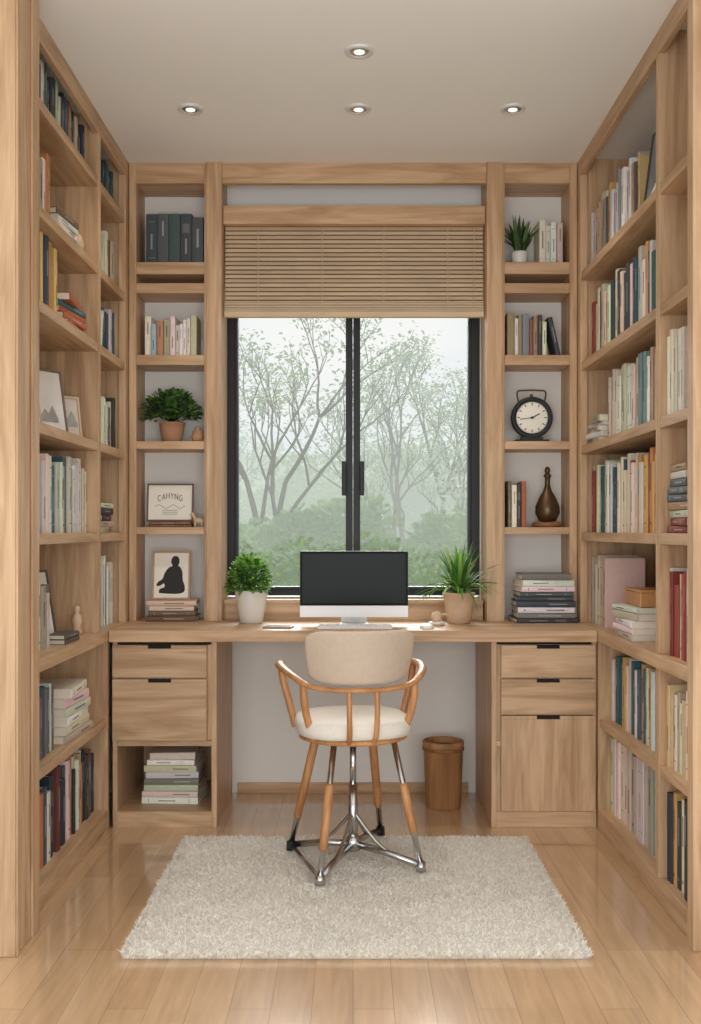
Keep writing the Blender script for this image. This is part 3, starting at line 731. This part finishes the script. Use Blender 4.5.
# ------------------------------------------------------------------ chair
chair = bpy.data.objects.new('desk_chair', None); scene.collection.objects.link(chair)
chair.location = (0.0, 3.56, 0.0)
RT = Matrix.Rotation(math.radians(9), 4, 'Z')
bm = bmesh.new(); NU, NV = 20, 8; gv = []
for j in range(NV+1):
    t = j/NV
    for i in range(NU+1):
        u = -1+2*i/NU
        x = u*(0.164+0.017*math.sin(t*math.pi*0.5))
        z0 = 0.642+0.026*abs(u)**6; z1 = 0.818-0.022*abs(u)**8
        z = z0+(z1-z0)*t
        y = -0.195+0.080*u*u-0.028*t
        gv.append(bm.verts.new(RT @ Vector((x, y, z))))
for j in range(NV):
    for i in range(NU):
        a = j*(NU+1)+i; bm.faces.new((gv[a], gv[a+1], gv[a+NU+2], gv[a+NU+1]))
for fc in bm.faces: fc.smooth = True
me = bpy.data.meshes.new('backrest'); bm.to_mesh(me); bm.free(); me.materials.append(SHELL)
ob = bpy.data.objects.new('backrest', me); scene.collection.objects.link(ob); ob.parent = chair
so = ob.modifiers.new('sol', 'SOLIDIFY'); so.thickness = 0.014; so.offset = 0
ss = ob.modifiers.new('sub', 'SUBSURF'); ss.levels = 2; ss.render_levels = 2
mb = MB(); v = []; f = []; n = 48
prof = [(0.02, 0.458), (0.90, 0.458), (0.98, 0.464), (1.0, 0.48), (0.995, 0.496), (0.96, 0.509), (0.88, 0.516), (0.6, 0.518), (0.3, 0.514), (0.02, 0.513)]
for r_, z in prof:
    for i in range(n):
        a = 2*math.pi*i/n; ca, sa = math.cos(a), math.sin(a)
        v.append((0.196*r_*math.copysign(abs(ca)**0.74, ca), 0.005+0.195*r_*math.copysign(abs(sa)**0.74, sa), z))
for j in range(len(prof)-1):
    for i in range(n): f.append((j*n+i, j*n+(i+1) % n, (j+1)*n+(i+1) % n, (j+1)*n+i))
f.append(tuple(range(n))); f.append(tuple(range((len(prof)-1)*n, len(prof)*n)))
mb.add(v, f, CUSH, True, M=RT); mb.build('seat_cushion', parent=chair)
mb = MB()
rail = smoothpath([(-0.232, 0.17, 0.668), (-0.240, 0.08, 0.676), (-0.234, -0.02, 0.674), (-0.210, -0.10, 0.660), (-0.168, -0.155, 0.638), (-0.09, -0.200, 0.629), (0, -0.210, 0.628), (0.09, -0.200, 0.629), (0.168, -0.155, 0.638), (0.210, -0.10, 0.660), (0.234, -0.02, 0.674), (0.240, 0.08, 0.676), (0.232, 0.17, 0.668)], 6)
nr = len(rail)
mb.tube(rail, [0.011+0.008*abs(2*i/(nr-1)-1)**1.5 for i in range(nr)], WARM, 12, RT, flat=0.7)
for sg in (-1, 1):
    mb.tube(smoothpath([(sg*0.232, 0.12, 0.668), (sg*0.227, 0.115, 0.62), (sg*0.205, 0.105, 0.54), (sg*0.186, 0.10, 0.462)], 5), [0.0125]*16, WARM, 12, RT)
    mb.tube(smoothpath([(sg*0.184, -0.135, 0.645), (sg*0.181, -0.135, 0.58), (sg*0.168, -0.12, 0.52), (sg*0.145, -0.10, 0.450)], 5), [0.012]*16, WARM, 12, RT)
mb.tube(smoothpath([(-0.045, -0.208, 0.628), (-0.045, -0.214, 0.55), (-0.043, -0.205, 0.48), (-0.04, -0.16, 0.447)], 5), [0.009]*16, WARM, 12, RT)
mb.tube(smoothpath([(0.045, -0.208, 0.628), (0.045, -0.214, 0.55), (0.043, -0.205, 0.48), (0.04, -0.16, 0.447)], 5), [0.009]*16, WARM, 12, RT)
mb.lathe([(0.002, 0.440), (0.172, 0.440), (0.184, 0.444), (0.184, 0.457), (0.002, 0.457)], WARM, (0, 0, 0), 40, RT)
mb.build('wooden_frame', parent=chair)
mb = MB()
feet = [(-0.216, 0.10), (-0.104, -0.26), (0.222, -0.13), (0.10, 0.28)]
tops = [(-0.125, 0.06), (-0.062, -0.14), (0.135, -0.08), (0.065, 0.13)]
FZ = 0.044
for k, ((fx, fy), (tx, ty)) in enumerate(zip(feet, tops)):
    F = Vector((fx, fy, FZ)); T = Vector((tx, ty, 0.44)); P = lambda t: T.lerp(F, t)
    a, b2 = [(0.0, 0.76), (0.30, 0.80), (0.34, 0.74), (0.0, 0.76)][k]
    mb.tube([P(0), P(1.0)], [0.0100, 0.0100], CHROME, 12)
    mb.tube([P(a), P(a+0.03), P((a+b2)/2), P(b2-0.01), P(b2)], [0.0105, 0.0145, 0.0150, 0.0135, 0.010], WARM, 14)
    mb.tube([F+Vector((0, 0, -0.018)), F+Vector((0, 0, 0.012))], [0.017, 0.015], BLACK if k in (0, 3) else CHROME, 14)
    hub = Vector((0, 0, 0.078))
    mb.tube([hub, hub.lerp(F, 0.5)+Vector((0, 0, 0.006)), F], 0.0115, CHROME, 12)
    mb.tube(smoothpath([(0, 0, 0.19), (fx*0.14, fy*0.14, 0.15), (fx*0.36, fy*0.36, 0.095), (fx*0.55, fy*0.55, 0.068)], 4), 0.006, CHROME, 8)
mb.tube([feet[0]+(FZ,), feet[1]+(FZ,)], 0.007, CHROME, 10)
mb.tube([(0, 0, 0.06), (0, 0, 0.28)], 0.016, CHROME, 18); mb.tube([(0, 0, 0.26), (0, 0, 0.435)], 0.011, CHROME, 18)
mb.lathe([(0.005, 0.055), (0.026, 0.057), (0.028, 0.09), (0.02, 0.102), (0.017, 0.105)], CHROME, (0, 0, 0), 24)
mb.lathe([(0.005, 0.412), (0.05, 0.415), (0.055, 0.436), (0.005, 0.438)], BLACK, (0, 0, 0), 24)
mb.build('leg_base', parent=chair)

# ------------------------------------------------------------------ outside
FOG = (227, 234, 228)  # haze colour the outdoor materials emit
def tube_tree(mb, p, d, L, r, depth, mat, leafmat, lm):
    n = 4; pts = [p]; cur = p.copy(); dd = d.copy()
    for i in range(n):
        dd = (dd+Vector((U(-.16, .16), U(-.16, .16), U(-.05, .10)))).normalized(); cur = cur+dd*(L/n); pts.append(cur.copy())
    mb.tube(pts, [r*(1-0.35*i/n) for i in range(n+1)], mat, 5)
    if depth <= 1:
        for k in range(lm):
            q = cur+Vector((U(-.4, .4), U(-.4, .4), U(-.25, .3)))
            leaf(mb, q, Vector((U(-1, 1), U(-1, 1), U(-.6, .6))), U(.10, .2), U(.035, .065), (1, 1, 1, 1), leafmat)
    if depth == 0: return
    k = 3 if depth >= 4 or R() < 0.3 else 2
    for i in range(k):
        a = U(0, 6.283); sp = U(0.3, 0.7)
        side = Vector((math.cos(a), math.sin(a), 0)); nd = (dd*math.cos(sp)+side*math.sin(sp)+Vector((0, 0, 0.16))).normalized()
        st_ = pts[-1] if i == 0 else pts[random.choice((2, 3, 4))]
        tube_tree(mb, st_, nd, L*U(.62, .78), r*0.62, depth-1, mat, leafmat, lm)
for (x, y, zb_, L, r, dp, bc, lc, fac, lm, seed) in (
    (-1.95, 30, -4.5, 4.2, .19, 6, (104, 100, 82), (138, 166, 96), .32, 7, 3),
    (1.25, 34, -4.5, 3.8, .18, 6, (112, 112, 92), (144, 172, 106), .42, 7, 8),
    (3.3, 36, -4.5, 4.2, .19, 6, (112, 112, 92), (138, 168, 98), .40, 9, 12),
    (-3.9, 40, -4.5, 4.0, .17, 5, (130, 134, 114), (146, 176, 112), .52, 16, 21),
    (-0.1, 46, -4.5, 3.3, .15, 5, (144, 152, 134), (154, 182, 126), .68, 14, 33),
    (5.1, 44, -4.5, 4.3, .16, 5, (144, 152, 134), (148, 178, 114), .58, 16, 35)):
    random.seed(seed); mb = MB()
    tube_tree(mb, Vector((x, y, zb_)), Vector((0, 0, 1)), L, r, dp, painted_haze('bark_painted_haze', bc, FOG, fac), painted_haze('leaf_painted_haze', lc, FOG, fac+0.14), lm)
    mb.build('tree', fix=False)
random.seed(5)
def hedge(name, y, n, xr, ztop, rad, col, fac, per, ls):
    mb = MB(); lm_ = painted_haze(name+'_leaf', col, FOG, fac); lm2 = painted_haze(name+'_leaf_dark', [v*0.84 for v in col], FOG, fac)  # leaf colours with distance haze mixed in as emission
    for i in range(n):
        c = Vector((-xr+2*xr*(i+U(0.1, .9))/n, y+U(-1.5, 1.5), ztop+U(-0.9, 0.3)*rad-rad)); r_ = rad*U(.7, 1.2)
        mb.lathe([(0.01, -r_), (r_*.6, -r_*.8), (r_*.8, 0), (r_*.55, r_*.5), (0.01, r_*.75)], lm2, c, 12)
        for k in range(per):
            a = U(0, 6.283); el = math.asin(U(-0.3, 1))
            d = Vector((math.cos(a)*math.cos(el), -abs(math.sin(a))*math.cos(el), math.sin(el)))
            leaf(mb, c+d*r_*U(.75, 1.12), d+Vector((U(-1, 1), U(-1, 1), U(-.6, .8))), ls*U(.7, 1.3), ls*0.34, (1, 1, 1, 1), lm_ if R() < .65 else lm2)
    for i in range(7):
        x = -xr+2*xr*(i+.5)/7; mb.tube([(x, y, -4.5), (x, y, ztop-rad)], 0.12, lm2, 6)
    mb.build(name, fix=False)
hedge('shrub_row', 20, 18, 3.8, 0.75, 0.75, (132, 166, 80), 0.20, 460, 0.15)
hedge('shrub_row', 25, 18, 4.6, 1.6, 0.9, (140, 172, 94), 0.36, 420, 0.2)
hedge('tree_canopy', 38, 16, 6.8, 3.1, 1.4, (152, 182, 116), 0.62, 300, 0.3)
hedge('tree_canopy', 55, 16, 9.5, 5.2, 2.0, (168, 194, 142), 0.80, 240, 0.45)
mb = MB(); mb.box(-60, 60, 8, 120, -4.6, -4.5, painted_haze('ground_painted_haze', (140, 170, 105), FOG, 0.4)); mb.build('ground_outside')

# ------------------------------------------------------------------ world + lights
w = bpy.data.worlds.new('sky'); scene.world = w; w.use_nodes = True; nt = w.node_tree
bg = nt.nodes['Background']; tc = nt.nodes.new('ShaderNodeTexCoord')
n = nt.nodes.new('ShaderNodeTexNoise'); n.inputs['Scale'].default_value = 3.5; n.inputs['Detail'].default_value = 5
mp = nt.nodes.new('ShaderNodeMapping'); mp.inputs['Scale'].default_value = (1, 1, 2.2)
nt.links.new(tc.outputs['Generated'], mp.inputs['Vector']); nt.links.new(mp.outputs[0], n.inputs['Vector'])
r = nt.nodes.new('ShaderNodeValToRGB'); r.color_ramp.elements[0].position = 0.35; r.color_ramp.elements[1].position = 0.62
r.color_ramp.elements[0].color = s2l((224, 233, 236)); r.color_ramp.elements[1].color = s2l((244, 245, 243))
nt.links.new(n.outputs['Fac'], r.inputs['Fac']); nt.links.new(r.outputs['Color'], bg.inputs['Color'])
bg.inputs['Strength'].default_value = 1.04

def area(name, loc, target, sx, sy, power, col):
    l = bpy.data.lights.new(name, 'AREA'); l.shape = 'RECTANGLE'; l.size = sx; l.size_y = sy; l.energy = power; l.color = col
    o = bpy.data.objects.new(name, l); scene.collection.objects.link(o); o.location = loc
    o.rotation_euler = (Vector(target)-Vector(loc)).to_track_quat('-Z', 'Y').to_euler()
area('fill_light', (0, -0.9, 1.0), (0, 4.2, 2.2), 3.0, 1.4, 72, (0.97, 0.98, 0.98))  # unseen fill added behind the camera to brighten room and ceiling
sl = bpy.data.lights.new('overcast_sun', 'SUN'); sl.energy = 5.0; sl.angle = math.radians(40); sl.color = (1.0, 0.985, 0.95)
so_ = bpy.data.objects.new('overcast_sun', sl); scene.collection.objects.link(so_); so_.location = (0, 8, 6)
so_.rotation_euler = Vector((0.06, -1, -0.50)).to_track_quat('-Z', 'Y').to_euler()
for i, (x, y) in enumerate(((0.02, 3.35), (-0.59, 3.81), (0.02, 3.81), (0.58, 3.81))):
    l = bpy.data.lights.new('downlight_lamp', 'SPOT'); l.energy = 12; l.spot_size = math.radians(120); l.spot_blend = 1; l.color = (1, .95, .88); l.shadow_soft_size = 0.03
    o = bpy.data.objects.new('downlight_lamp', l); scene.collection.objects.link(o); o.location = (x, y, H-0.02)

cam = bpy.data.cameras.new('camera'); co = bpy.data.objects.new('camera', cam); scene.collection.objects.link(co)
co.location = (0, 0, 1.14); co.rotation_euler = (math.pi/2, 0, 0)
cam.sensor_width = 36; cam.lens = 36*1050/1024; cam.shift_y = 18/1024; cam.shift_x = -2.5/1024; cam.clip_end = 300
scene.camera = co
